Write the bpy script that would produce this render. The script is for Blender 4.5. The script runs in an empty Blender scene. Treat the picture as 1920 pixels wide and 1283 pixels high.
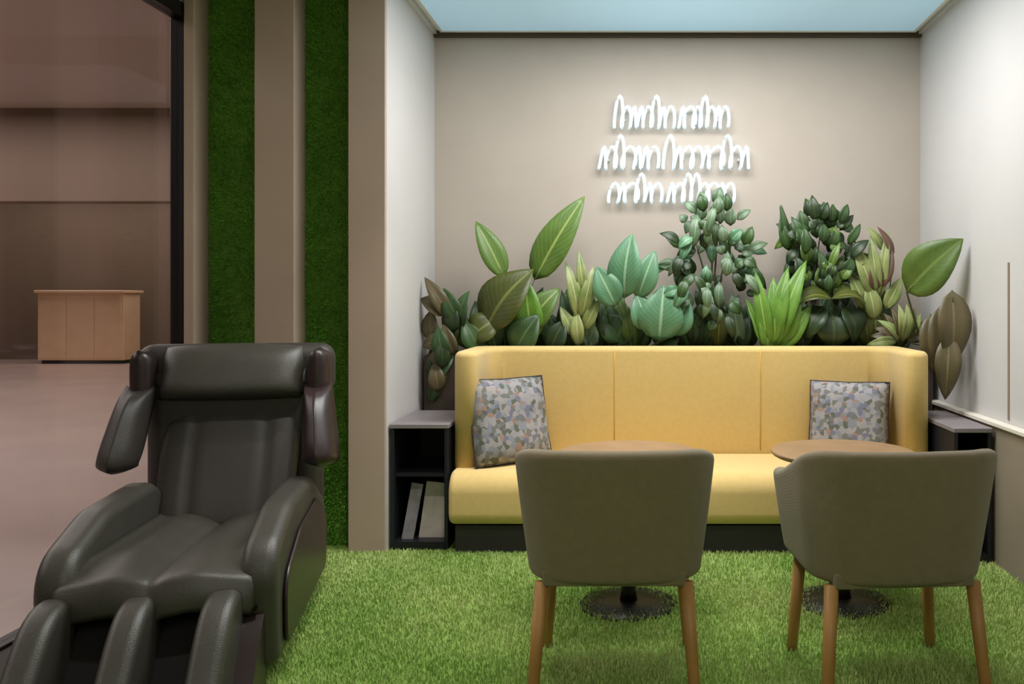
import bpy, bmesh, math, random
import numpy as np
from mathutils import Vector, Matrix, Euler, noise as mnoise
C = bpy.context.scene
LINK = C.collection.objects.link
random.seed(7)
PI = math.pi

# ---------------------------------------------------------------- camera
F = 1660.0
VX, VY = 1200.0, 560.0
cd = bpy.data.cameras.new('camera'); cam = bpy.data.objects.new('camera', cd); LINK(cam)
cam.location = (0, 0, 1.2); cam.rotation_euler = (PI/2, 0, 0)
cd.sensor_width = 36; cd.lens = 36*F/1920
cd.shift_x = (960-VX)/1920; cd.shift_y = -(641.5-VY)/1920
cd.clip_start = .05; cd.clip_end = 100
C.camera = cam

# ---------------------------------------------------------------- world, lights, exposure
w = bpy.data.worlds.new('world'); C.world = w; w.use_nodes = True
w.node_tree.nodes['Background'].inputs[0].default_value = (.9, .92, 1, 1)
w.node_tree.nodes['Background'].inputs[1].default_value = .3
C.view_settings.view_transform = 'Standard'; C.view_settings.look = 'None'
C.view_settings.gamma = 1; C.view_settings.exposure = 0
C.view_settings.use_curve_mapping = False

def area(name, loc, size, power, col=(1, 1, 1), rot=(0, 0, 0), spread=180):
    d = bpy.data.lights.new(name, 'AREA'); d.shape = 'RECTANGLE'; d.size, d.size_y = size
    d.energy = power; d.color = col; d.spread = math.radians(spread)
    o = bpy.data.objects.new(name, d); LINK(o); o.location = loc; o.rotation_euler = rot
    return o
def spot(name, loc, power, angle, col=(1, 1, 1), aim=None, r=.05):
    d = bpy.data.lights.new(name, 'SPOT'); d.energy = power; d.spot_size = math.radians(angle); d.spot_blend = .6
    d.color = col; d.shadow_soft_size = r
    o = bpy.data.objects.new(name, d); LINK(o); o.location = loc
    if aim: o.rotation_euler = (Vector(aim)-Vector(loc)).to_track_quat('-Z', 'Y').to_euler()
    return o
area('niche_panel_light', (.28, 3.95, 2.735), (1.5, .95), 62, (1, .99, .985))
spot('niche_downlight_one', (-.65, 3.5, 2.73), 52, 74, (1, .96, .9), (-.7, 3.7, 0))
spot('niche_downlight_two', (.85, 3.5, 2.73), 40, 70, (1, .96, .9), (.8, 3.9, 0))
spot('floor_downlight', (-.75, 2.7, 2.73), 70, 80, (1, .97, .9), (-.72, 2.9, 0))
area('room_light_rear', (.3, -.8, 2.7), (2.4, 2.0), 45, (1, .95, .88))
area('corridor_light', (-6.5, 4.6, 3.9), (5, 9), 330, (1, .9, .86))
area('corridor_far_light', (-9.0, 11.2, 3.9), (6, 2.0), 130, (1, .9, .84))
area('corridor_recess_light', (-9.5, 16.2, 3.6), (7, .8), 120, (1, .9, .82))

# ---------------------------------------------------------------- materials
def lin(c):
    return tuple(((x/255)/12.92 if x/255 <= .04045 else ((x/255+.055)/1.055)**2.4) for x in c)+(1,)
def mat(name, c1, c2=None, rough=.6, scale=8, bump=0, bscale=120, metal=0, detail=4, sheen=0, coat=0, emis=0, spec=.5):
    m = bpy.data.materials.new(name); m.use_nodes = True
    nt = m.node_tree; b = nt.nodes['Principled BSDF']
    b.inputs['Roughness'].default_value = rough; b.inputs['Metallic'].default_value = metal
    b.inputs['Base Color'].default_value = lin(c1); b.inputs['Specular IOR Level'].default_value = spec
    if sheen: b.inputs['Sheen Weight'].default_value = sheen; b.inputs['Sheen Roughness'].default_value = .5
    if coat: b.inputs['Coat Weight'].default_value = coat
    tc = nt.nodes.new('ShaderNodeTexCoord')
    if c2:
        n = nt.nodes.new('ShaderNodeTexNoise'); n.inputs['Scale'].default_value = scale; n.inputs['Detail'].default_value = detail
        r = nt.nodes.new('ShaderNodeValToRGB'); r.color_ramp.elements[0].position = .35; r.color_ramp.elements[1].position = .65
        r.color_ramp.elements[0].color = lin(c1); r.color_ramp.elements[1].color = lin(c2)
        nt.links.new(tc.outputs['Object'], n.inputs['Vector']); nt.links.new(n.outputs[0], r.inputs[0]); nt.links.new(r.outputs[0], b.inputs['Base Color'])
    if bump:
        n2 = nt.nodes.new('ShaderNodeTexNoise'); n2.inputs['Scale'].default_value = bscale; n2.inputs['Detail'].default_value = 2
        bp = nt.nodes.new('ShaderNodeBump'); bp.inputs['Strength'].default_value = bump; bp.inputs['Distance'].default_value = .004
        nt.links.new(tc.outputs['Object'], n2.inputs['Vector']); nt.links.new(n2.outputs[0], bp.inputs['Height']); nt.links.new(bp.outputs[0], b.inputs['Normal'])
    if emis: b.inputs['Emission Color'].default_value = lin(c1); b.inputs['Emission Strength'].default_value = emis
    return m
def weave(name, c1, c2, scale=260):
    m = mat(name, c1, c2, .92, 40, .0, sheen=.25)
    nt = m.node_tree; b = nt.nodes['Principled BSDF']
    tc = nt.nodes.new('ShaderNodeTexCoord'); a = []
    for d in ('X', 'Z'):
        wv = nt.nodes.new('ShaderNodeTexWave'); wv.bands_direction = d; wv.inputs['Scale'].default_value = scale; wv.inputs['Distortion'].default_value = 1.5
        nt.links.new(tc.outputs['Object'], wv.inputs['Vector']); a.append(wv)
    mx = nt.nodes.new('ShaderNodeMath'); mx.operation = 'ADD'
    nt.links.new(a[0].outputs[1], mx.inputs[0]); nt.links.new(a[1].outputs[1], mx.inputs[1])
    bp = nt.nodes.new('ShaderNodeBump'); bp.inputs['Strength'].default_value = .35; bp.inputs['Distance'].default_value = .0015
    nt.links.new(mx.outputs[0], bp.inputs['Height']); nt.links.new(bp.outputs[0], b.inputs['Normal'])
    return m
def leafmat(name, c1, c2, vein, rough=.45):
    m = mat(name, c1, c2, rough, 9, 0)
    nt = m.node_tree; b = nt.nodes['Principled BSDF']; ramp = [n for n in nt.nodes if n.type == 'VALTORGB'][0]
    uv = nt.nodes.new('ShaderNodeUVMap'); sp = nt.nodes.new('ShaderNodeSeparateXYZ'); nt.links.new(uv.outputs[0], sp.inputs[0])
    def mth(op, a, bb):
        n = nt.nodes.new('ShaderNodeMath'); n.operation = op
        for i, v in enumerate((a, bb)):
            if hasattr(v, 'links'): nt.links.new(v, n.inputs[i])
            elif v is not None: n.inputs[i].default_value = v
        return n.outputs[0]
    ax = mth('ABSOLUTE', mth('SUBTRACT', sp.outputs[0], .5), None)
    mid = mth('LESS_THAN', ax, .035)
    ph = mth('SINE', mth('MULTIPLY', mth('SUBTRACT', sp.outputs[1], mth('MULTIPLY', ax, .6)), 75.0), None)
    side = mth('MULTIPLY', mth('GREATER_THAN', ph, .82), .22)
    f = mth('MAXIMUM', mid, side)
    mx = nt.nodes.new('ShaderNodeMix'); mx.data_type = 'RGBA'; nt.links.new(f, mx.inputs[0]); nt.links.new(ramp.outputs[0], mx.inputs[6]); mx.inputs[7].default_value = lin(vein)
    nt.links.new(mx.outputs[2], b.inputs['Base Color'])
    b.inputs['Subsurface Weight'].default_value = 0
    return m
M = {}
M['wall_beige'] = mat('wall_beige', (186, 174, 162), (190, 178, 166), .85, 3, .08, 200)
M['column_beige'] = mat('column_beige', (177, 155, 138), (182, 160, 143), .8, 3, .08, 200)
M['wall_white'] = mat('wall_white', (200, 197, 195), (204, 201, 199), .8, 2, .05, 200)
M['wall_low'] = mat('wall_low', (140, 126, 108), (146, 132, 114), .8, 3, .05, 200)
M['cap_white'] = mat('cap_white', (226, 220, 208), None, .5)
M['ceil'] = mat('ceiling_paint', (222, 232, 246), (224, 234, 248), .9, 2)
M['reveal'] = mat('reveal_dark', (84, 74, 60), None, .8)
M['turf_base'] = mat('turf_base', (110, 146, 56), (130, 160, 76), .95, 1.7, .5, 90)
M['turf'] = mat('turf_blade', (148, 180, 94), (192, 206, 134), .75, 1.6, 0, detail=3, spec=.2)
M['moss'] = mat('moss_blade', (112, 176, 62), (136, 198, 78), .8, 5, 0, spec=.2)
M['moss_base'] = mat('moss_base', (92, 132, 50), (108, 150, 60), .95, 6, .5, 90)
M['black_metal'] = mat('black_metal', (22, 19, 18), None, .45, metal=.3)
M['leather'] = mat('dark_leather', (59, 57, 51), (64, 62, 55), .42, 6, .25, 260, spec=.5)
M['leather2'] = mat('darker_leather', (47, 43, 39), (52, 48, 43), .5, 6, .25, 260)
M['plastic'] = mat('maroon_black_shell', (44, 32, 32), None, .35)
M['channel'] = mat('black_channel_cloth', (16, 14, 13), None, .9)
M['yellow'] = weave('yellow_cloth', (224, 193, 121), (228, 197, 128))
M['yellow_seam'] = mat('yellow_piping', (206, 164, 82), None, .8)
M['sofa_base'] = mat('sofa_plinth', (46, 42, 42), None, .7)
M['taupe'] = weave('taupe_cloth', (121, 109, 82), (127, 114, 87))
M['taupe2'] = weave('taupe_seat_cloth', (118, 108, 82), (124, 114, 88))
M['oak'] = mat('oak', (158, 116, 60), (176, 132, 74), .5, 5, .1, 60)
M['oak_table'] = mat('table_wood', (138, 108, 78), (150, 118, 86), .42, 6, .05, 60)
M['shelf'] = mat('black_cabinet', (24, 25, 32), None, .45)
M['shelf_top'] = mat('grey_cabinet_top', (128, 120, 124), (136, 128, 130), .5, 10)
M['paper'] = mat('magazine_cover', (196, 188, 178), (170, 160, 156), .5, 12)
M['paper2'] = mat('magazine_cover_grey', (150, 144, 150), (126, 120, 128), .5, 14)
M['pages'] = mat('magazine_pages', (225, 222, 214), None, .8)
M['trough'] = mat('planter_brown', (72, 60, 48), (62, 51, 41), .7, 6, .1, 40)
M['soil'] = mat('soil', (40, 30, 20), (58, 45, 30), .95, 40, .8, 80)
M['stem'] = mat('plant_stem', (84, 98, 48), (98, 104, 56), .6, 10)
M['bark'] = mat('plant_bark', (86, 72, 56), (70, 58, 46), .8, 20)
M['corr_floor'] = mat('corridor_floor', (164, 142, 136), (174, 152, 144), .3, 1.2)
M['corr_wall'] = mat('corridor_wall', (112, 92, 78), (106, 86, 74), .7, .8)
M['corr_wall2'] = mat('corridor_bulkhead', (128, 108, 96), (122, 102, 92), .7, .5)
M['corr_ceil'] = mat('corridor_ceiling', (196, 184, 176), None, .9)
M['counter'] = mat('counter_wood', (236, 200, 166), (230, 192, 156), .5, 4)
M['floor_strip'] = mat('dark_floor_strip', (40, 38, 32), None, .7)
M['neon'] = mat('neon_tube', (198, 218, 228), None, .4, emis=.82)
M['panel'] = mat('light_diffuser', (176, 212, 232), None, .5, emis=.4)
def ceiling_glow():  # glow added across the niche ceiling, stronger towards the middle
    m = M['panel']; nt = m.node_tree; b = nt.nodes['Principled BSDF']; tc = nt.nodes.new('ShaderNodeTexCoord'); mp = nt.nodes.new('ShaderNodeMapping')
    mp.inputs['Scale'].default_value = (1.05, .8, 0); g_ = nt.nodes.new('ShaderNodeTexGradient'); g_.gradient_type = 'SPHERICAL'
    mr = nt.nodes.new('ShaderNodeMapRange'); mr.inputs[3].default_value = .34; mr.inputs[4].default_value = .62
    nt.links.new(tc.outputs['Object'], mp.inputs[0]); nt.links.new(mp.outputs[0], g_.inputs[0]); nt.links.new(g_.outputs[0], mr.inputs[0]); nt.links.new(mr.outputs[0], b.inputs['Emission Strength'])
ceiling_glow()
M['acrylic'] = mat('clear_standoff', (210, 214, 214), None, .2)
# cushion pattern
def cushion_mat():
    m = mat('patterned_cushion', (150, 146, 142), None, .9)
    nt = m.node_tree; b = nt.nodes['Principled BSDF']; tc = nt.nodes.new('ShaderNodeTexCoord')
    v = nt.nodes.new('ShaderNodeTexVoronoi'); v.inputs['Scale'].default_value = 44; v.inputs['Randomness'].default_value = .9
    n = nt.nodes.new('ShaderNodeSeparateColor'); r = nt.nodes.new('ShaderNodeValToRGB'); r.color_ramp.interpolation = 'CONSTANT'
    cols = [(0, (150, 146, 148)), (.22, (112, 112, 106)), (.4, (132, 134, 142)), (.58, (158, 150, 148)), (.74, (94, 96, 84)), (.86, (112, 112, 130)), (.94, (150, 122, 110))]
    e = r.color_ramp.elements; e[0].color = lin(cols[0][1]); e[1].position = cols[1][0]; e[1].color = lin(cols[1][1])
    for p, c in cols[2:]:
        q = e.new(p); q.color = lin(c)
    nt.links.new(tc.outputs['Object'], v.inputs['Vector']); nt.links.new(v.outputs['Color'], n.inputs[0]); nt.links.new(n.outputs[0], r.inputs[0]); nt.links.new(r.outputs[0], b.inputs['Base Color'])
    return m
M['cushion'] = cushion_mat()
def glass_mat():
    m = bpy.data.materials.new('partition_glass'); m.use_nodes = True; nt = m.node_tree; nt.nodes.clear()
    o = nt.nodes.new('ShaderNodeOutputMaterial'); mx = nt.nodes.new('ShaderNodeMixShader'); t = nt.nodes.new('ShaderNodeBsdfTransparent'); g = nt.nodes.new('ShaderNodeBsdfGlossy')
    g.inputs['Roughness'].default_value = .02; t.inputs[0].default_value = (.93, .93, .93, 1)
    fr = nt.nodes.new('ShaderNodeFresnel'); ge = nt.nodes.new('ShaderNodeNewGeometry'); im = nt.nodes.new('ShaderNodeMix')
    im.inputs[2].default_value = 1.45; im.inputs[3].default_value = 1/1.45
    nt.links.new(ge.outputs['Backfacing'], im.inputs[0]); nt.links.new(im.outputs[0], fr.inputs[0])
    nt.links.new(fr.outputs[0], mx.inputs[0]); nt.links.new(t.outputs[0], mx.inputs[1]); nt.links.new(g.outputs[0], mx.inputs[2]); nt.links.new(mx.outputs[0], o.inputs[0])
    return m
M['glass'] = glass_mat()
LM = dict(
    palm=leafmat('leaf_banana', (80, 110, 40), (94, 124, 52), (150, 168, 92)),
    olive=leafmat('leaf_olive', (66, 74, 24), (80, 86, 32), (120, 126, 60)),
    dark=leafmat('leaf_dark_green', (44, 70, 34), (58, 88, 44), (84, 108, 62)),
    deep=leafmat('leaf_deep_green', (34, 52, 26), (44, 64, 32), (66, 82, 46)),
    blue=leafmat('leaf_blue_green', (80, 128, 92), (96, 140, 104), (150, 182, 146)),
    grey=leafmat('leaf_grey_green', (104, 128, 96), (84, 110, 80), (140, 156, 126)),
    lime=leafmat('leaf_lime', (104, 148, 52), (82, 122, 38), (150, 180, 90)),
    varie=leafmat('leaf_variegated', (158, 166, 104), (116, 136, 72), (190, 192, 140)),
    red=leafmat('leaf_red_brown', (112, 84, 70), (96, 70, 58), (140, 104, 86)),
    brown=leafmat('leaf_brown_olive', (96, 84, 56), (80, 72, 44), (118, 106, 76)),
    big=leafmat('leaf_broad_green', (74, 100, 38), (88, 112, 46), (108, 128, 62)))

# ---------------------------------------------------------------- helpers
def link_mesh(name, me, m=None, parent=None, smooth=False):
    o = bpy.data.objects.new(name, me); LINK(o)
    if m: me.materials.append(m)
    if smooth:
        me.polygons.foreach_set('use_smooth', [True]*len(me.polygons))
    if parent: o.parent = parent
    return o
def obj(name, bm, m, parent=None, smooth=False):
    me = bpy.data.meshes.new(name); bm.normal_update(); bm.to_mesh(me); bm.free()
    return link_mesh(name, me, m, parent, smooth)
def tag(o, label, cat, group=None, kind=None):
    o['label'] = label; o['category'] = cat
    if group: o['group'] = group
    if kind: o['kind'] = kind
    return o
def thing(name, label, cat, loc=(0, 0, 0), rz=0, group=None):
    o = bpy.data.objects.new(name, None); LINK(o); o.empty_display_size = .1
    o.location = loc; o.rotation_euler = (0, 0, rz)
    return tag(o, label, cat, group)
def struct(o, label=None):
    o['kind'] = 'structure'
    if label: o['label'] = label
    return o
def boxbm(x0, x1, y0, y1, z0, z1, bev=0, seg=2, bm=None):
    own = bm is None
    b = bmesh.new()
    bmesh.ops.create_cube(b, size=1)
    for v in b.verts: v.co = Vector(((x0+x1)/2+v.co.x*(x1-x0), (y0+y1)/2+v.co.y*(y1-y0), (z0+z1)/2+v.co.z*(z1-z0)))
    if bev: bmesh.ops.bevel(b, geom=b.edges[:], offset=bev, segments=seg, profile=.5, affect='EDGES')
    if own: return b
    me = bpy.data.meshes.new('t'); b.to_mesh(me); b.free(); bm.from_mesh(me); bpy.data.meshes.remove(me); return bm
def box(name, dims, m, parent=None, bev=0, seg=2, smooth=None):
    o = obj(name, boxbm(*dims, bev=bev, seg=seg), m, parent)
    if bev and seg > 1:
        for p in o.data.polygons: p.use_smooth = True
        try:
            bm = bmesh.new(); bm.from_mesh(o.data)
            for e in bm.edges:
                e.smooth = True
            bm.to_mesh(o.data); bm.free()
        except Exception: pass
        wn = o.modifiers.new('wn', 'WEIGHTED_NORMAL'); wn.keep_sharp = True
    return o
def tube(bm, pts, r, n=8, taper=None, caps=True):
    pts = [Vector(p) for p in pts]; rings = []
    up = Vector((0, 0, 1)); prev = None
    for i, p in enumerate(pts):
        d = (pts[min(i+1, len(pts)-1)]-pts[max(i-1, 0)]).normalized()
        a = d.cross(prev if prev else (up if abs(d.z) < .9 else Vector((1, 0, 0))))
        if a.length < 1e-5: a = d.cross(Vector((1, 0, 0)))
        a.normalize(); b = d.cross(a).normalized(); prev = b if False else None
        rr = r if taper is None else r+(taper-r)*i/(len(pts)-1)
        rings.append([bm.verts.new(p+a*math.cos(2*PI*k/n)*rr+b*math.sin(2*PI*k/n)*rr) for k in range(n)])
    for i in range(len(rings)-1):
        for k in range(n):
            bm.faces.new((rings[i][k], rings[i][(k+1) % n], rings[i+1][(k+1) % n], rings[i+1][k]))
    if caps:
        bm.faces.new(rings[0][::-1]); bm.faces.new(rings[-1])
def prism(prof, x0, x1, bev=0, seg=3):
    """profile in (y, z) extruded along x"""
    bm = bmesh.new()
    a = [bm.verts.new((x0, y, z)) for y, z in prof]; b = [bm.verts.new((x1, y, z)) for y, z in prof]
    n = len(prof)
    bm.faces.new(a[::-1]); bm.faces.new(b)
    for i in range(n): bm.faces.new((a[i], a[(i+1) % n], b[(i+1) % n], b[i]))
    bmesh.ops.recalc_face_normals(bm, faces=bm.faces)
    if bev:
        es = [e for e in bm.edges if abs(e.verts[0].co.x-e.verts[1].co.x) < 1e-6]
        bmesh.ops.bevel(bm, geom=es, offset=bev, segments=seg, profile=.5, affect='EDGES')
    return bm
def lathe(prof, n=40):
    bm = bmesh.new(); rings = []
    for r, z in prof:
        rings.append([bm.verts.new((r*math.cos(2*PI*k/n), r*math.sin(2*PI*k/n), z)) for k in range(n)] if r > 1e-6 else [bm.verts.new((0, 0, z))])
    for i in range(len(rings)-1):
        A, B = rings[i], rings[i+1]
        for k in range(n):
            k2 = (k+1) % n
            if len(A) == 1 and len(B) == 1: continue
            if len(A) == 1: bm.faces.new((A[0], B[k2], B[k]))
            elif len(B) == 1: bm.faces.new((A[k], A[k2], B[0]))
            else: bm.faces.new((A[k], A[k2], B[k2], B[k]))
    bmesh.ops.recalc_face_normals(bm, faces=bm.faces)
    return bm
def soft(nx, ny, fn, name, m, parent):
    """closed pillow-like body from fn(u, v, side) -> co, u, v in -1..1"""
    bm = bmesh.new(); g = {}
    for s in (1, -1):
        for i in range(nx+1):
            for j in range(ny+1):
                edge = i in (0, nx) or j in (0, ny)
                if s == -1 and edge: g[s, i, j] = g[1, i, j]; continue
                g[s, i, j] = bm.verts.new(fn(2*i/nx-1, 2*j/ny-1, 0 if edge else s))
    for s in (1, -1):
        for i in range(nx):
            for j in range(ny):
                q = (g[s, i, j], g[s, i+1, j], g[s, i+1, j+1], g[s, i, j+1])
                bm.faces.new(q if s == 1 else q[::-1])
    bmesh.ops.recalc_face_normals(bm, faces=bm.faces)
    return obj(name, bm, m, parent, True)
def P(px, py, d): return Vector(((px-VX)/F*d, d, 1.2-(py-VY)/F*d))
def copy_tree(o, parent=None):
    c = o.copy(); LINK(c)
    if parent: c.parent = parent
    for ch in o.children: copy_tree(ch, c)
    return c

# ---------------------------------------------------------------- the room
YB = 5.17; CZ = 2.757; XR = 1.637; XL = -1.2; XG = -2.19
struct(box('floor', (-2.25, 2.2, -2.6, YB+.1, -.12, 0), M['turf_base']))
struct(box('wall_back', (XL-.1, XR+.1, YB, YB+.12, -.1, CZ+.2), M['wall_beige']))
wl = struct(box('wall_left', (XL-.1, XL, 4.19, YB, -.1, CZ+.2), M['wall_white']))
wr = struct(box('wall_right', (XR, XR+.14, -2.6, YB+.12, -.1, CZ+.2), M['wall_white']))
box('wainscot', (XR-.03, XR, -2.6, YB, 0, .622), M['wall_low'], wr)
box('door_seam', (XR-.004, XR, 3.92, 3.935, .66, 1.36), M['wall_low'], wr)
struct(box('trim_1', (XR-.045, XR, -2.6, YB, .622, .644), M['cap_white'], bev=.004, seg=1))
struct(box('trim_2', (XL, XR, YB-.03, YB, CZ-.035, CZ), M['reveal']))
struct(box('trim_3', (XL, XL+.02, 4.25, YB-.03, CZ-.02, CZ), M['acrylic']))
struct(box('trim_4', (XR-.02, XR, 2.0, YB-.03, CZ-.02, CZ), M['acrylic']))
struct(box('ceiling', (-2.25, 2.2, -2.6, YB+.1, CZ, CZ+.1), M['ceil']))
struct(box('wall_rear', (-2.25, XR+.14, -2.7, -2.6, -.1, CZ+.2), M['wall_beige']))
# column front: turf strips recessed between beige slabs
col_core = struct(box('wall_front', (-2.24, XL-.1, 4.335, YB, -.1, CZ+.2), M['column_beige']))
box('slab', (-1.375, XL-.1, 4.19, 4.335, 0, CZ), M['column_beige'], col_core)
box('facing', (-1.375, XL, 4.17, 4.19, 0, CZ), M['column_beige'], col_core, bev=.003, seg=1)
box('slab', (-1.817, -1.628, 4.17, 4.335, 0, CZ), M['column_beige'], col_core, bev=.004, seg=1)
box('slab', (-2.15, -2.10, 4.17, 4.335, 0, CZ), M['column_beige'], col_core, bev=.004, seg=1)
wl.location.x = 0
def blades(name, n, region, m, h, wd, up=(0, 0, 1), seed=1, lean=.6):
    """short grass blades, one triangle pair each; region(rng, n) -> n x 3 roots"""
    rng = np.random.default_rng(seed); R = region(rng, n); n = len(R)
    up = np.array(up, float)
    rnd = rng.normal(size=(n, 3)); rnd -= (rnd@up)[:, None]*up
    rnd /= np.linalg.norm(rnd, axis=1)[:, None]
    side = np.cross(rnd, up)
    H = h*(.6+.8*rng.random(n))[:, None]; W = wd*(.7+.6*rng.random(n))[:, None]; L = lean*rng.random(n)[:, None]
    a = R-side*W/2; b = R+side*W/2; mid = R+up*H*.6+rnd*H*L*.3
    c = mid-side*W*.4; d = mid+side*W*.4; t = R+up*H*(1-.25*L)+rnd*H*L
    V = np.stack([a, b, d, c, t], 1).reshape(-1, 3)
    me = bpy.data.meshes.new(name); me.vertices.add(5*n); me.vertices.foreach_set('co', V.ravel())
    base = np.arange(n)[:, None]*5
    loops = (base+np.array([0, 1, 2, 3, 3, 2, 4])).ravel()
    me.loops.add(7*n); me.loops.foreach_set('vertex_index', loops)
    me.polygons.add(2*n)
    st = (np.arange(n)[:, None]*7+np.array([0, 4])).ravel(); me.polygons.foreach_set('loop_start', st)
    me.update(calc_edges=True); me.validate()
    o = link_mesh(name, me, m); return o
def floor_region(rng, n):
    y = 2.15+rng.random(n)*2.05; x = -2.0+rng.random(n)*3.6
    keep = (x > (-1260/F)*y-.05) & (x < (760/F)*y+.05)
    return np.stack([x[keep], y[keep], np.zeros(keep.sum())], 1)
g = blades('artificial_grass', 190000, floor_region, M['turf'], .016, .0035, seed=3)
tag(g, 'short bright green artificial grass carpeting the lounge floor', 'grass', kind='stuff')
for i, (x0, x1) in enumerate(((-2.10, -1.817), (-1.628, -1.375))):
    tp = box('turf_strip', (x0, x1, 4.31, 4.335, 0, CZ), M['moss_base'], col_core)
    def reg(rng, n, x0=x0, x1=x1): return np.stack([x0+.005+rng.random(n)*(x1-x0-.01), np.full(n, 4.31), rng.random(n)*CZ], 1)
    b_ = blades('turf_pile', 15000, reg, M['moss'], .018, .005, up=(0, -1, 0), seed=11+i)
    b_.parent = tp; b_['kind'] = 'stuff'
# glass partition with black frame
w1 = bpy.data.objects.new('window_1', None); LINK(w1); w1['kind'] = 'structure'
box('frame_post', (XG-.035, XG+.035, 4.19, 4.27, 0, 2.6), M['black_metal'], w1, bev=.004, seg=1)
box('frame_rail', (XG-.035, XG+.035, -2.6, 4.19, 2.53, 2.6), M['black_metal'], w1, bev=.004, seg=1)
box('frame_rail', (XG-.035, XG+.035, -2.6, 4.19, 0, .022), M['black_metal'], w1, bev=.004, seg=1)
box('glass_pane', (XG-.005, XG+.005, -2.6, 4.19, .022, 2.53), M['glass'], w1)
box('transom_panel', (XG-.03, XG+.03, -2.6, 4.27, 2.6, CZ), M['column_beige'], w1)
struct(box('trim_5', (XG+.035, -1.93, -2.6, 4.17, 0, .012), M['floor_strip']))  # flat dark strip along the foot of the glass
# corridor beyond the glass
struct(box('floor_corridor', (-16, -2.25, -3, 18, -.12, -.01), M['corr_floor']))
struct(box('wall_corridor_far', (-16, -2.2, 17.6, 17.8, -.1, 4.2), M['corr_wall']))
struct(box('wall_corridor_bulkhead', (-16, -2.2, 13.0, 13.3, 2.62, 4.2), M['corr_wall2'], bev=.02))
struct(box('wall_corridor_near', (-16, -2.25, -3.1, -3, -.1, 4.2), M['corr_wall']))
struct(box('wall_corridor_end', (-16.1, -16, -3, 18, -.1, 4.2), M['corr_wall']))
struct(box('wall_corridor_side', (-2.3, -2.24, 4.335, 17.6, -.1, 4.2), M['corr_wall2']))
struct(box('ceiling_corridor', (-16, -2.2, -3, 18, 4.0, 4.1), M['corr_ceil']))
k = thing('reception_counter', 'orange-brown wooden counter seen far off through the glass partition', 'counter', (-10.38, 16.7, -.01))
box('body', (-.74, .74, -.25, .25, .06, 1.26), M['counter'], k, bev=.01, seg=1)
box('countertop', (-.78, .78, -.29, .29, 1.26, 1.31), M['counter'], k, bev=.008, seg=1)
box('plinth', (-.7, .7, -.2, .2, 0, .06), M['sofa_base'], k)
for i in range(3): box('front_panel', (-.71+i*.48, -.25+i*.48, -.262, -.25, .1, 1.22), M['counter'], k, bev=.004, seg=1)

k.scale = (1.08, 1.1, 1.04)
# niche ceiling light, its glow widened to brighten the whole ceiling
cl = thing('ceiling_light', 'wide white ceiling light above the sofa, cool glow added across the whole ceiling', 'ceiling light', (.22, 4.15, CZ))
box('diffuser', (-1.36, 1.36, -.95, .955, -.012, 0), M['panel'], cl)
for d in ((-1.375, -1.36, -.965, .97), (1.36, 1.375, -.965, .97), (-1.36, 1.36, -.965, -.95), (-1.36, 1.36, .955, .97)):
    box('frame', (*d, -.018, 0), M['cap_white'], cl)

# ---------------------------------------------------------------- sofa
def rr(pts_r, n=6):
    """rounded polygon: list of (x, y, r)"""
    out = []; N = len(pts_r)
    for i in range(N):
        p = Vector(pts_r[i][:2]); a = Vector(pts_r[i-1][:2]); b = Vector(pts_r[(i+1) % N][:2]); r = pts_r[i][2]
        if r <= 0: out.append(tuple(p)); continue
        da = (a-p).normalized(); db = (b-p).normalized(); ang = da.angle(db); t = r/math.tan(ang/2)
        c = p+(da+db).normalized()*(r/math.sin(ang/2))
        s = p+da*t; e = p+db*t
        a0 = math.atan2(s.y-c.y, s.x-c.x); a1 = math.atan2(e.y-c.y, e.x-c.x); dlt = (a1-a0+PI) % (2*PI)-PI
        for k_ in range(n+1):
            q = a0+dlt*k_/n; out.append((c.x+r*math.cos(q), c.y+r*math.sin(q)))
    return out
def extrude_z(pts, z0, z1, bev=0, seg=3, bottom=False):
    bm = bmesh.new(); a = [bm.verts.new((x, y, z0)) for x, y in pts]; b = [bm.verts.new((x, y, z1)) for x, y in pts]; n = len(pts)
    bm.faces.new(a[::-1]); bm.faces.new(b)
    for i in range(n): bm.faces.new((a[i], a[(i+1) % n], b[(i+1) % n], b[i]))
    bmesh.ops.recalc_face_normals(bm, faces=bm.faces)
    if bev:
        es = [e for e in bm.edges if abs(e.verts[0].co.z-z1) < 1e-6 and abs(e.verts[1].co.z-z1) < 1e-6]
        if bottom: es += [e for e in bm.edges if abs(e.verts[0].co.z-z0) < 1e-6 and abs(e.verts[1].co.z-z0) < 1e-6]
        bmesh.ops.bevel(bm, geom=es, offset=bev, segments=seg, profile=.5, affect='EDGES')
    return bm
SX0, SX1 = -.9, 1.4; SC = (SX0+SX1)/2
so = thing('sofa', 'long mustard yellow high-backed sofa with wrap-around sides', 'sofa', (SC, 4.5, 0))
hw = (SX1-SX0)/2
wrap = rr([(-hw, -.24, .05), (-hw, .3, .09), (hw, .3, .09), (hw, -.24, .05), (hw-.11, -.24, .05), (hw-.11, .17, .09), (-hw+.11, .17, .09), (-hw+.11, -.24, .05)])
o = obj('backrest', extrude_z(wrap, .13, .945, .03, 4), M['yellow'], so, True); o.modifiers.new('wn', 'WEIGHTED_NORMAL')
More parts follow.
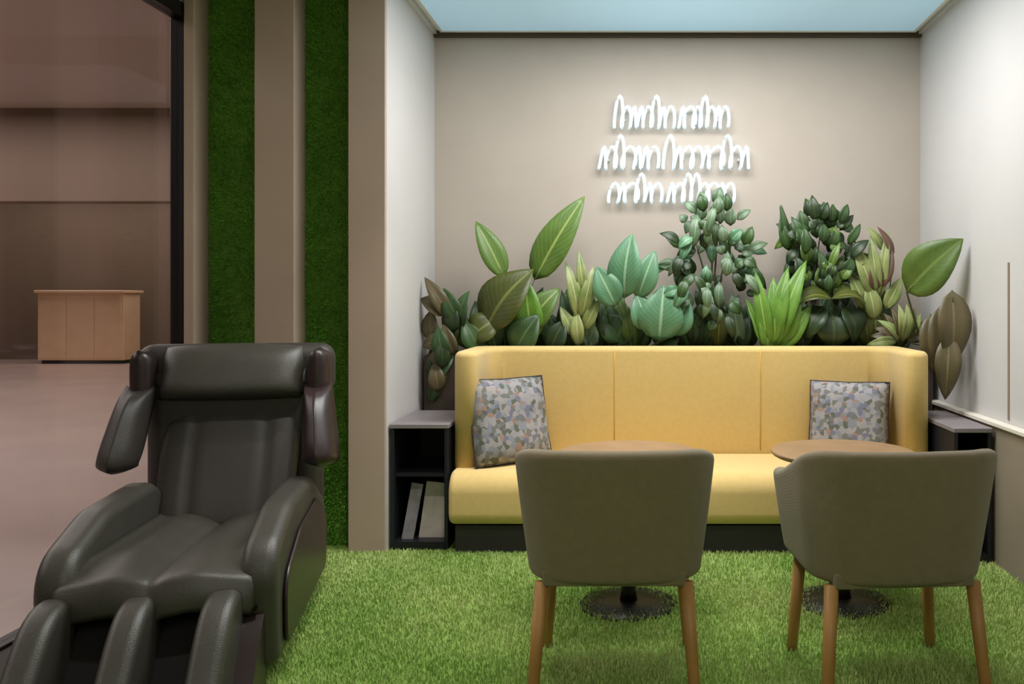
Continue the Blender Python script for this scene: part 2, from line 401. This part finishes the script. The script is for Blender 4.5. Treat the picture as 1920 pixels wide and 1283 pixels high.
# piping along the top inner rim and two vertical seams
for sx in (-.385, .385):
    bm = bmesh.new(); tube(bm, [(sx, .169, z) for z in (.40, .6, .8, .925)], .003, 6); obj('seam', bm, M['yellow_seam'], so, True)
sprof = [(-.37, .14), (.18, .14), (.18, .375), (-.37, .375)]
bm = bmesh.new()
prof = rr([(-.37, .135, .06), (.17, .135, 0), (.17, .385, 0), (-.37, .385, .1)], 6)
bm = prism(prof, -hw+.002, hw-.002)
o = obj('seat', bm, M['yellow'], so, True); bv = o.modifiers.new('b', 'BEVEL'); bv.width = .025; bv.segments = 3; bv.limit_method = 'ANGLE'; bv.angle_limit = 1.2
o.modifiers.new('wn', 'WEIGHTED_NORMAL')
box('plinth', (-hw+.03, hw-.03, -.33, .26, 0, .13), M['sofa_base'], so)

# cushions
def cushion(label, loc, rot, s=.41, t=.075):
    r = thing('cushion', label, 'cushion', loc, 0, 'patterned cushions on the sofa'); r.rotation_euler = rot
    def fn(u, v, sd):
        k = (1-u**4)*(1-v**4)
        pinch = 1-.06*(1-abs(u*v))*(abs(u)**3+abs(v)**3)/2
        wr = .006*mnoise.noise(Vector((u*2.2, v*2.2, sd*3+loc[0])))
        return Vector((u*s/2*pinch, sd*(t*k**.55)+wr, s/2+v*s/2*pinch))
    soft(16, 16, fn, 'cover', M['cushion'], r)
    bm = bmesh.new(); pts = []
    for i in range(64):
        a = i/64*4; e = int(a); f = (a-e)*2-1
        u, v = ((f, -1), (1, f), (-f, 1), (-1, -f))[e]; c = fn(u, v, 0); pts.append(c)
    tube(bm, pts+[pts[0]], .004, 6, caps=False); obj('piping', bm, M['sofa_base'], r, True)
cushion('grey patterned square cushion beside the magazine shelf end of the sofa', (-.615, 4.36, .385), Euler((math.radians(-14), 0, math.radians(38))), .43)
cushion('grey patterned square cushion at the sofa end nearest the white wall', (1.05, 4.47, .385), Euler((math.radians(-14), 0, math.radians(-18))), .40)

# ---------------------------------------------------------------- side tables
def cube_shelf(label, x0, x1, y0, y1, H):
    xc = (x0+x1)/2; h = (x1-x0)/2; D = y1-y0
    r = thing('side_table', label, 'side table', (xc, y0, 0), 0, 'black open cube side tables')
    box('side_panel', (-h, -h+.018, 0, D, 0, H-.022), M['shelf'], r, bev=.002, seg=1)
    box('side_panel', (h-.018, h, 0, D, 0, H-.022), M['shelf'], r, bev=.002, seg=1)
    box('back_panel', (-h+.018, h-.018, D-.015, D, 0, H-.022), M['shelf'], r)
    box('bottom_panel', (-h+.018, h-.018, 0, D-.015, 0, .04), M['shelf'], r)
    box('shelf', (-h+.018, h-.018, .03, D-.015, .345, .36), M['shelf'], r)
    box('tabletop', (-h-.004, h+.004, -.006, D, H-.022, H), M['shelf_top'], r, bev=.003, seg=1)
    return r
cube_shelf('black open cube side table holding magazines, grey top, beside the column', -1.19, -.915, 4.22, 4.74, .602)
cube_shelf('black side table squeezed between the sofa and the white wall', 1.42, 1.59, 4.0, 4.62, .615)
def magazine(label, xb, xt, wd, y, m, lean):
    r = thing('magazine', label, 'magazine', (xb, y, .041), 0, 'magazines leaning in the side table')
    r.rotation_euler = (math.radians(-6), lean, 0)
    box('cover', (0, wd, 0, .0025, 0, .27), m, r); box('cover', (0, wd, .0095, .012, 0, .27), m, r); box('pages', (.002, wd-.003, .0025, .0095, .003, .267), M['pages'], r)
magazine('wide pale magazine leaning in the lower compartment of the side table', -1.075, 0, .125, 4.30, M['paper'], math.radians(7))
magazine('narrow greyish magazine tilted beside the wide pale one', -1.15, 0, .055, 4.27, M['paper2'], math.radians(9))

# ---------------------------------------------------------------- round tables
def round_table(label, x, y):
    r = thing('round_table', label, 'table', (x, y, 0), 0, 'round wooden tables before the sofa')
    obj('tabletop', lathe([(0, .575), (.26, .575), (.275, .583), (.28, .592), (.275, .6), (0, .6)], 48), M['oak_table'], r, True).modifiers.new('wn', 'WEIGHTED_NORMAL')
    obj('column', lathe([(0, .02), (.035, .02), (.028, .06), (.026, .54), (.06, .575), (0, .575)], 24), M['black_metal'], r, True)
    obj('foot', lathe([(0, 0), (.19, 0), (.19, .008), (.06, .02), (0, .022)], 40), M['black_metal'], r, True)
round_table('small round wooden table behind the armchair nearer the massage chair', -.045, 3.47)
round_table('small round wooden table behind the armchair nearer the white wall', .80, 3.50)

# ---------------------------------------------------------------- tub chairs
def tub_chair():
    r = thing('armchair', 'taupe', 'armchair', (0, 0, 0), 0, 'taupe tub armchairs on oak legs')
    # plan path: left arm tip (y+ = away from camera) round the back (y = 0) to right arm tip
    W, R_, L = .31, .16, .47
    path = []
    for i in range(8): path.append((-W, L-(L-R_)*i/7))
    for i in range(1, 9):
        a = PI+PI/2*i/8; path.append((-W+R_+R_*math.cos(a), R_+R_*math.sin(a)))
    for i in range(1, 10):
        x = (-W+R_)+(2*(W-R_))*i/10; path.append((x, -.012*math.sin(PI*i/10)))
    for i in range(0, 8):
        a = -PI/2+PI/2*i/8; path.append((W-R_+R_*math.cos(a), R_+R_*math.sin(a)))
    for i in range(8): path.append((W, R_+(L-R_)*i/7))
    n = len(path); bm = bmesh.new(); K = 9; grid = []
    for i, (x, y) in enumerate(path):
        f = max(0, min(1, (y-.02)/(L-.02))); top = .748-.125*(f*f*(3-2*f))
        colv = []
        for k in range(K+1):
            q = k/K; z = .345+(top-.345)*q; tp = .86+.17*q-.03*q*q
            colv.append(bm.verts.new((x*tp, y-.035*(q-.2)*(1-f)+(1-q)*.03*(1-f), z)))
        grid.append(colv)
    for i in range(n-1):
        for k in range(K): bm.faces.new((grid[i][k], grid[i+1][k], grid[i+1][k+1], grid[i][k+1]))
    o = obj('backrest', bm, M['taupe'], r, True)
    s = o.modifiers.new('s', 'SOLIDIFY'); s.thickness = .05; s.offset = -1
    b = o.modifiers.new('b', 'BEVEL'); b.width = .02; b.segments = 3; b.limit_method = 'ANGLE'; b.angle_limit = 1.0
    def fn(u, v, sd):
        k = ((1-u**6)*(1-v**6))**.5
        return Vector((u*.212*(1-.08*max(0, -v)), .27+v*.215, .425+sd*(.045*k+.004)))
    soft(14, 14, fn, 'seat', M['taupe2'], r)
    box('seat_frame', (-.215, .215, .05, .47, .335, .385), M['taupe2'], r, bev=.01)
    for sx in (-1, 1):
        for (y0, y1) in ((.075, .035), (.43, .455)):
            bm = bmesh.new(); tube(bm, [(sx*.218, y0, .345), (sx*.243, y1, .004), (sx*.243, y1, 0)], .022, 14, .013)
            obj('leg', bm, M['oak'], r, True)
    return r
c1 = tub_chair(); c1.location = (-.078, 2.60, 0)
c1['label'] = 'taupe tub armchair on oak legs, squarely backing the viewer beside the open grass'
c2 = copy_tree(c1); c2.location = (.795, 2.585, 0); c2.rotation_euler.z = math.radians(4.5)
c2['label'] = 'taupe tub armchair on oak legs standing close to the white side wall'

# ---------------------------------------------------------------- massage chair
mc = thing('massage_chair', 'dark grey leather massage chair with shoulder wings and calf channels', 'massage chair', (-1.53, 3.08, 0), math.radians(12))
# local: x across, -y towards the front
def sidepanel(sx):
    prof = rr([(-.45, .06, .05), (-.485, .43, .14), (-.15, .52, .4), (.28, .52, .2), (.62, .36, .1), (.60, .06, .05)], 7)
    x0, x1 = (.225, .335)
    bm = prism(prof, min(sx*x0, sx*x1), max(sx*x0, sx*x1))
    o = obj('armrest', bm, M['leather'], mc, True)
    b = o.modifiers.new('b', 'BEVEL'); b.width = .038; b.segments = 4; b.limit_method = 'ANGLE'; b.angle_limit = 1.2
    o.modifiers.new('wn', 'WEIGHTED_NORMAL')
    prof2 = rr([(-.36, .1, .06), (-.38, .32, .1), (-.1, .41, .2), (.3, .43, .15), (.52, .32, .08), (.52, .1, .06)], 6)
    obj('side_cover', prism(prof2, min(sx*.337, sx*.350), max(sx*.337, sx*.350), .006, 2), M['plastic'], o, True).modifiers.new('wn', 'WEIGHTED_NORMAL')
sidepanel(-1); sidepanel(1)
box('base', (-.27, .27, -.40, .56, 0, .14), M['plastic'], mc, bev=.03, seg=3)
# seat: two thigh channels with a raised centre
def seatfn(u, v, sd):
    f = max(0, min(1, (-v-.45)/.4)); f = f*f*(3-2*f)
    x = u*(.232+.05*f); y = -.55+.03*u*u+(v+1)/2*.91
    lobes = .03*(1-.55*f)*math.exp(-((abs(x)-.11)/.07)**2)+.045*max(0, abs(x)/.235)**4*(1-f)-.012*math.exp(-(x/.018)**2)
    z = .385-.035*((v+1)/2)+lobes
    if v < -.75: z -= .035*((-v-.75)/.25)**2.2+.02*abs(u)**6
    if sd == 0: return Vector((x, y+(.03 if v < -.9 else 0), z-.07))
    return Vector((x, y, z if sd > 0 else z-.10-.05*(v+1)/2))
soft(34, 30, seatfn, 'seat', M['leather'], mc)
# backrest shell
def backz(t): return Vector((0, .30+.26*t, .33+.52*t))
def backfn(u, v, sd):
    t = (v+1)/2; p = backz(t); w_ = .235+.02*math.sin(PI*t)
    k = ((1-u**6)*(1-v**8))**.5
    groove = .012*math.exp(-((abs(u)-.52)/.06)**2) + .014*math.exp(-((t-.93)/.03)**2)
    return Vector((u*w_, p.y-(sd*.05*k-(groove if sd > 0 else 0))*.87, p.z-sd*.02*k))
soft(26, 26, backfn, 'backrest', M['leather2'], mc)
box('back_shell', (-.33, .33, .47, .66, .25, .93), M['leather2'], mc, bev=.07, seg=5)
def headfn(u, v, sd):
    k = ((1-u**8)*(1-v**4))**.5
    return Vector((u*.275, .52+.05*v-sd*.10*k, .905+v*.112*(1-.05*u*u)+.01*sd*k))
soft(24, 14, headfn, 'head_pillow', M['leather'], mc)
box('hood', (-.375, .375, .50, .66, .80, 1.015), M['leather2'], mc, bev=.06, seg=5)
for sx in (-1, 1):
    # hood ear beside the pillow
    def ear(u, v, sd, sx=sx):
        k = ((1-u**4)*(1-v**4))**.5
        return Vector((sx*(.325+.03*u*0+sd*.045*k*sx*1), .50+u*.10, .895+v*.105))
    soft(12, 12, ear, 'hood_ear', M['plastic'], mc)
    # shoulder wing, bulging outward and forward
    def wing(u, v, sd, sx=sx):
        k = ((1-u**4)*(1-v**4))**.5
        t = (v+1)/2
        cx = .325+.035*(1-t)**.8
        cy = .24+.16*t
        hx = .072*(1-.25*t)
        return Vector((sx*(cx+u*hx), cy-sd*.10*k+.05*abs(u), .555+.29*t+(.02*u*u)))
    soft(14, 16, wing, 'shoulder_wing', M['plastic' if sx > 0 else 'leather2'], mc)
# leg rest: three padded ridges around two calf channels, sloping down to a foot box
def lr(x0, x1, depth, name, m):
    c0, c1, c2, c3 = (-.455, .33), (-.66, .38), (-.70, .19), (-.90, .05)
    prof = [tuple(c0[k]*(1-t)**3+3*c1[k]*t*(1-t)**2+3*c2[k]*t*t*(1-t)+c3[k]*t**3 for k in (0, 1)) for t in [q/14 for q in range(15)]]
    prof += [(-.90, .0), (-.62, .0), (-.45, .12)]
    if depth: prof = [(min(y+depth, -.43), z-depth*.35 if z > .06 else z) for y, z in prof]
    bm = prism(prof, x0, x1)
    o = obj(name, bm, m, mc, True)
    b = o.modifiers.new('b', 'BEVEL'); b.width = .03 if not depth else .005; b.segments = 4; b.limit_method = 'ANGLE'; b.angle_limit = 1.2
    o.modifiers.new('wn', 'WEIGHTED_NORMAL')
lr(-.305, -.215, 0, 'leg_rest_wall', M['leather']); lr(-.075, .015, 0, 'leg_rest_wall', M['leather']); lr(.15, .245, 0, 'leg_rest_wall', M['leather'])
lr(-.22, -.07, .2, 'calf_channel', M['channel']); lr(.01, .155, .2, 'calf_channel', M['channel'])
lr(.24, .30, .16, 'leg_rest_side', M['plastic'])

# ---------------------------------------------------------------- planter and plants
pl = thing('planter_trough', 'long dark brown planter trough behind the yellow sofa', 'planter', (.2, 4.98, 0))
box('front_board', (-1.38, 1.40, -.15, -.13, 0, .89), M['trough'], pl, bev=.003, seg=1); box('back_board', (-1.38, 1.40, .13, .15, 0, .89), M['trough'], pl)
box('end_board', (-1.38, -1.36, -.13, .13, 0, .89), M['trough'], pl); box('end_board', (1.38, 1.40, -.13, .13, 0, .89), M['trough'], pl)
box('soil', (-1.36, 1.38, -.13, .13, .7, .86), M['soil'], pl)
ZS = .86
rnd = random.Random(5)
def leaf(parent, base, tip, width, m, nrm=(0, -1, .35), bend=.12, fold=.22, stem_from=None, shape=1.0, seg=10, sr=.004, wave=0):
    base = Vector(base); tip = Vector(tip); ax = tip-base; L = ax.length; d = ax.normalized()
    n = Vector(nrm)+Vector((rnd.uniform(-.25, .25), 0, rnd.uniform(-.15, .25))); n = (n-d*n.dot(d)).normalized(); s = d.cross(n).normalized()
    bm = bmesh.new(); uvl = bm.loops.layers.uv.new('UVMap'); rows = []; cw = 4
    for i in range(seg+1):
        t = i/seg
        wv = width/2*(math.sin(PI*min(1, t**(.75*shape)))**.8 if 0 < t < 1 else .02)
        c = base+d*L*t+n*(bend*L*math.sin(PI*t))
        row = []
        for j in range(-cw//2, cw//2+1):
            q = j/(cw/2)
            row.append(bm.verts.new(c+s*wv*q+n*(fold*wv*abs(q)+wave*width*math.sin(t*17+q*2)*abs(q))))
        rows.append(row)
    for i in range(seg):
        for j in range(cw):
            f = bm.faces.new((rows[i][j], rows[i][j+1], rows[i+1][j+1], rows[i+1][j]))
            for lp, (a, b) in zip(f.loops, ((j, i), (j+1, i), (j+1, i+1), (j, i+1))): lp[uvl].uv = (a/cw, b/seg)
    o = obj('leaf', bm, m, parent, True)
    sm = o.modifiers.new('s', 'SOLIDIFY'); sm.thickness = .0015
    if stem_from is not None:
        a = Vector(stem_from); mid = (a+base)/2+Vector((0, 0, .04))-d*.02
        pts = []
        for i in range(9):
            t = i/8; pts.append(a*(1-t)**2+mid*2*t*(1-t)+base*t*t)
        pts.append(base+d*L*.15+n*(bend*L*math.sin(PI*.15)))
        bm = bmesh.new(); tube(bm, pts, sr, 6, sr*.6); obj('stem', bm, M['stem'], parent, True)
    return o
def plant(name, label, x, y=4.98):
    r = thing(name, label, 'plant', (x, y, ZS), 0, 'potted greenery behind the sofa'); return r
def L(r, bx, by, tx, ty, wpx, m, d0=4.92, d1=None, stem=True, sx=None, **kw):
    d1 = d0 if d1 is None else d1
    o = r.location; b = P(bx, by, d0)-o; t = P(tx, ty, d1)-o
    leaf(r, b, t, wpx/F*(d0+d1)/2, m, stem_from=(Vector((rnd.uniform(-.03, .03), rnd.uniform(-.03, .03), 0)) if stem else None), **kw)
X = lambda px, d=4.98: (px-VX)/F*d

p = plant('arching_plant', 'dark arching plant drooping beside the white return wall', X(850))
for a in ((838, 590, 788, 560, 40), (862, 620, 880, 545, 34), (845, 600, 796, 520, 30), (835, 640, 792, 650, 34), (850, 660, 812, 735, 36), (842, 650, 797, 705, 30), (866, 610, 832, 540, 36), (830, 700, 805, 760, 26)):
    L(p, *a, LM['dark' if a[2] > 800 else 'brown'], d0=4.85, bend=.2)
for i in range(14):
    cx = 800+rnd.uniform(0, 46); cy = rnd.uniform(600, 720); L(p, cx+8, cy+22, cx+rnd.uniform(-14, 14), cy-38, rnd.uniform(24, 36), LM[rnd.choice(['brown', 'brown', 'deep', 'dark'])], d0=4.8+rnd.uniform(-.02, .1), stem=False, bend=.15, seg=6)
p = plant('bird_of_paradise', 'bird of paradise with two tall pointed upright leaves', X(955))
L(p, 945, 520, 892, 415, 48, LM['palm'], bend=.06); L(p, 1002, 525, 1096, 368, 66, LM['palm'], bend=.08, shape=.95)
L(p, 912, 615, 1000, 505, 92, LM['olive'], bend=.15, d0=4.86); L(p, 930, 600, 880, 640, 60, LM['olive'], bend=.2, d0=4.86)
L(p, 985, 620, 1050, 540, 56, LM['palm'], bend=.15); L(p, 1000, 640, 985, 520, 54, LM['lime'], bend=.1, d0=4.9); L(p, 930, 655, 905, 560, 46, LM['dark']); L(p, 965, 660, 1010, 590, 60, LM['dark'], d0=4.85)
L(p, 900, 660, 868, 600, 46, LM['dark'], d0=4.84); L(p, 1030, 660, 1060, 600, 46, LM['deep'], d0=4.9)
p = plant('variegated_plant', 'small cream variegated plant between the tall pointed leaves and rubber plant', X(1080))
for a in ((1085, 600, 1060, 490, 26), (1090, 600, 1112, 500, 26), (1095, 620, 1125, 560, 24), (1075, 630, 1050, 575, 24), (1085, 650, 1080, 580, 26), (1095, 560, 1085, 470, 20)): L(p, *a, LM['varie'], bend=.15)
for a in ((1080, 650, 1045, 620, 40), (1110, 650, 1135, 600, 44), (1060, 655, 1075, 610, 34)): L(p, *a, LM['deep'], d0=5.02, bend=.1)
p = plant('rubber_plant', 'blue-green rubber plant with broad oval leaves', X(1195))
for a in ((1170, 560, 1185, 438, 66), (1155, 575, 1118, 500, 54), (1195, 560, 1228, 470, 50), (1235, 640, 1245, 535, 84), (1215, 620, 1192, 550, 56), (1262, 630, 1292, 560, 52)): L(p, *a, LM['blue'], bend=.12, d0=4.88)
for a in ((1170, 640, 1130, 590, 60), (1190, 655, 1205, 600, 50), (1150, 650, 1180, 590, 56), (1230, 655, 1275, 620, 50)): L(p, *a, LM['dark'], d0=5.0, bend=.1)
p = plant('grey_green_shrub', 'tall airy grey-green shrub with many drooping leaves under the sign', X(1335))
bm = bmesh.new()
o = p.location
for tx, ty in ((1335, 450), (1300, 440), (1375, 450), (1350, 400)):
    tube(bm, [Vector((0, 0, 0)), (P(1335, 600, 4.98)-o), (P((1335+tx)/2, (560+ty)/2, 4.96)-o), (P(tx, ty, 4.94)-o)], .009, 6, .003)
obj('trunk', bm, M['bark'], p, True)
for i in range(130):
    a = rnd.uniform(0, 2*PI); rad = rnd.uniform(.15, 1)**.6
    cx = 1338+72*rad*math.cos(a); cy = 495-112*rad*math.sin(a)
    ln = rnd.uniform(48, 76); dx = (cx-1338)*.45+rnd.uniform(-14, 14); dy = rnd.uniform(-.4, .9)*ln
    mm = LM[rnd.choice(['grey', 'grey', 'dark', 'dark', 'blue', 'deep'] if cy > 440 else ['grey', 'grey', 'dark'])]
    L(p, cx, cy, cx+dx, cy+dy if abs(dx)+abs(dy) > 25 else cy-35, rnd.uniform(15, 25), mm, d0=4.9+rnd.uniform(-.08, .14), stem=False, bend=.2, seg=6)
for i in range(12):
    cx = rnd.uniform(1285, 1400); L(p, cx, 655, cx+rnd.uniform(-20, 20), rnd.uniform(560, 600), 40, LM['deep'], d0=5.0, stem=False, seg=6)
p = plant('birds_nest_fern', 'bright lime fern with upright strap leaves', X(1455))
for a in ((1450, 650, 1512, 488, 40), (1445, 650, 1478, 500, 36), (1440, 655, 1415, 505, 30), (1435, 655, 1398, 560, 28), (1455, 655, 1450, 520, 38), (1460, 655, 1500, 540, 36), (1440, 660, 1425, 570, 34), (1462, 660, 1522, 570, 32)): L(p, *a, LM['lime'], d0=4.86, bend=.12, wave=.03)
p = plant('dark_ficus', 'dense dark green ficus on a thin trunk, tallest of the dark plants', X(1530))
o = p.location; bm = bmesh.new()
for q in ((1465, 385), (1540, 420), (1575, 440), (1505, 410)):
    tube(bm, [Vector((0, 0, 0)), (P(1525, 580, 5.0)-o), (P((1525+q[0])/2, (540+q[1])/2, 5.0)-o), (P(q[0], q[1], 4.98)-o)], .009, 6, .003)
obj('trunk', bm, M['bark'], p, True)
for i in range(125):
    a = rnd.uniform(0, 2*PI); rad = rnd.uniform(.1, 1)**.6
    cx = 1538+62*rad*math.cos(a); cy = 480-82*rad*math.sin(a)
    ln = rnd.uniform(42, 68); dx = (cx-1538)*.5+rnd.uniform(-12, 12); dy = rnd.uniform(-.9, .6)*ln
    L(p, cx, cy, cx+dx, cy+dy if abs(dx)+abs(dy) > 25 else cy-35, rnd.uniform(16, 27), LM[rnd.choice(['dark', 'dark', 'deep', 'deep', 'palm'])], d0=4.97+rnd.uniform(-.1, .1), stem=False, bend=.18, seg=6)
for a in ((1470, 450, 1462, 385, 16), (1478, 470, 1462, 410, 20), (1540, 420, 1545, 378, 22), (1510, 440, 1500, 395, 30)): L(p, *a, LM['dark'], d0=4.98, stem=False)
p = plant('broad_leaf_calathea', 'low calathea with wide olive leaves arching over dark leaves put in for shade', X(1555))
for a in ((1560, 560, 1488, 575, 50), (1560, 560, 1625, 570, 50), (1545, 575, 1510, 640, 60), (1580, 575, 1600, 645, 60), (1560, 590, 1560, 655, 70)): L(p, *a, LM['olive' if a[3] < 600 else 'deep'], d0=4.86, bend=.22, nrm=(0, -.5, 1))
for i in range(8): L(p, 1500+i*16, 660, 1495+i*17, 575+rnd.uniform(-10, 15), 40, LM['deep'], d0=5.03, stem=False)  # deep green leaves added for the dark shadow under the arching ones
p = plant('croton', 'yellow-green croton with a reddish brown leaf', X(1650))
for a in ((1640, 560, 1600, 455, 30), (1645, 560, 1632, 440, 24), (1650, 560, 1665, 430, 20), (1620, 580, 1590, 510, 32), (1660, 580, 1690, 520, 28), (1640, 600, 1625, 530, 34), (1655, 470, 1625, 425, 18)): L(p, *a, LM['varie'], bend=.12)
for a in ((1650, 540, 1672, 465, 32), (1640, 545, 1640, 480, 28), (1675, 480, 1645, 425, 16)): L(p, *a, LM['red'], bend=.1, d0=4.9)
for a in ((1630, 650, 1610, 570, 36), (1655, 650, 1645, 580, 36), (1680, 655, 1690, 590, 36), (1640, 655, 1660, 600, 40)): L(p, *a, LM['olive'], d0=4.95)
p = plant('small_fern', 'small brownish fern spilling over the sofa corner', X(1690))
for i in range(14):
    a = PI*(.05+.9*i/13); L(p, 1692+10*math.cos(a), 640, 1692+68*math.cos(a), 640-72*math.sin(a)+18*abs(math.cos(a)), 20, LM[rnd.choice(['brown', 'brown', 'olive', 'varie'])], d0=4.86+rnd.uniform(-.04, .06), bend=.22, seg=7, stem=False)
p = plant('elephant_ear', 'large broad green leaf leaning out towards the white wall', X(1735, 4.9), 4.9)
L(p, 1700, 548, 1806, 448, 92, LM['big'], d0=4.6, d1=4.38, bend=.1, nrm=(-.2, -1, .3), shape=1.1, sr=.008)
for a in ((1785, 545, 1782, 690, 62, 4.36), (1762, 575, 1762, 715, 52, 4.42), (1745, 590, 1748, 700, 44, 4.5), (1780, 630, 1772, 750, 48, 4.34)): L(p, *a[:5], LM['brown'], d0=a[5], bend=.12, nrm=(-.3, -1, .1), sr=.006)  # brown hanging leaves added in place of plant shadow on the side wall
L(p, 1735, 640, 1768, 600, 40, LM['dark'], d0=4.65, bend=.12)

p = plant('low_fern_row', 'low dark foliage filling the trough between the taller plants', X(1180, 5.05), 5.05)
for i in range(64):
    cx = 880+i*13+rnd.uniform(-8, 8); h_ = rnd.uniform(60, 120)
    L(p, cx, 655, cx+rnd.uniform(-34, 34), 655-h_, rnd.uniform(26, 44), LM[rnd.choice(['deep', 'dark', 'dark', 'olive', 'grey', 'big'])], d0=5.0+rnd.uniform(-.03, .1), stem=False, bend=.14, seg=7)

# ---------------------------------------------------------------- neon sign
sg = thing('neon_sign', 'glowing cool white neon lettering sign on the beige wall', 'sign', tuple(P(1262, 275, YB-.05)))
def script(cycles, x0, x1, ybase, xh):
    """one word of connected script: loops and waves, each (height, loopiness, width)"""
    tot = sum(c[2] for c in cycles); sc = (x1-x0)/tot; x = x0; o = sg.location; pts = []
    for h, lp, wd in cycles:
        n = 14
        for i in range(n):
            t = i/n; a = 2*PI*t
            px = x+wd*sc*(t-lp*math.sin(a)*(1 if h > 0 else -1)+.12*(1-math.cos(a)))
            py = ybase-h*xh*(1-math.cos(a))/2
            pts.append(P(px, py, YB-.05)-o)
        x += wd*sc
    pts.append(P(x, ybase, YB-.05)-o)
    bm = bmesh.new(); tube(bm, [(p_.x, .004*math.sin(i*.7), p_.z) for i, p_ in enumerate(pts)], .0095, 8)
    obj('word', bm, M['neon'], sg, True)
e_, l_, u_, o_, y_ = (1, .34, .8), (1.5, .26, .8), (1, .05, .75), (1, .42, .95), (-.8, .3, .7)
script([l_, e_, u_, u_, e_, l_, u_, e_], 1152, 1262, 240, 40)
script([u_, o_, e_, l_, e_, u_, e_], 1272, 1364, 240, 40)
script([u_, e_, l_, o_, u_, u_, e_], 1122, 1232, 317, 42)
script([l_, u_, e_, e_, u_, o_, l_, e_, u_], 1244, 1404, 317, 42)
script([e_, u_, o_, l_, u_, e_], 1142, 1238, 380, 36)
script([u_, e_, l_, l_, e_, o_, u_, e_], 1250, 1374, 380, 36)
for px, py in ((1170, 225), (1345, 225), (1140, 300), (1385, 300), (1160, 366), (1355, 366), (1280, 300)):
    w_ = P(px, py, YB-.05)-sg.location; bm = bmesh.new(); tube(bm, [(w_.x, .048, w_.z), (w_.x, .004, w_.z)], .006, 8)
    obj('standoff', bm, M['acrylic'], sg, True)
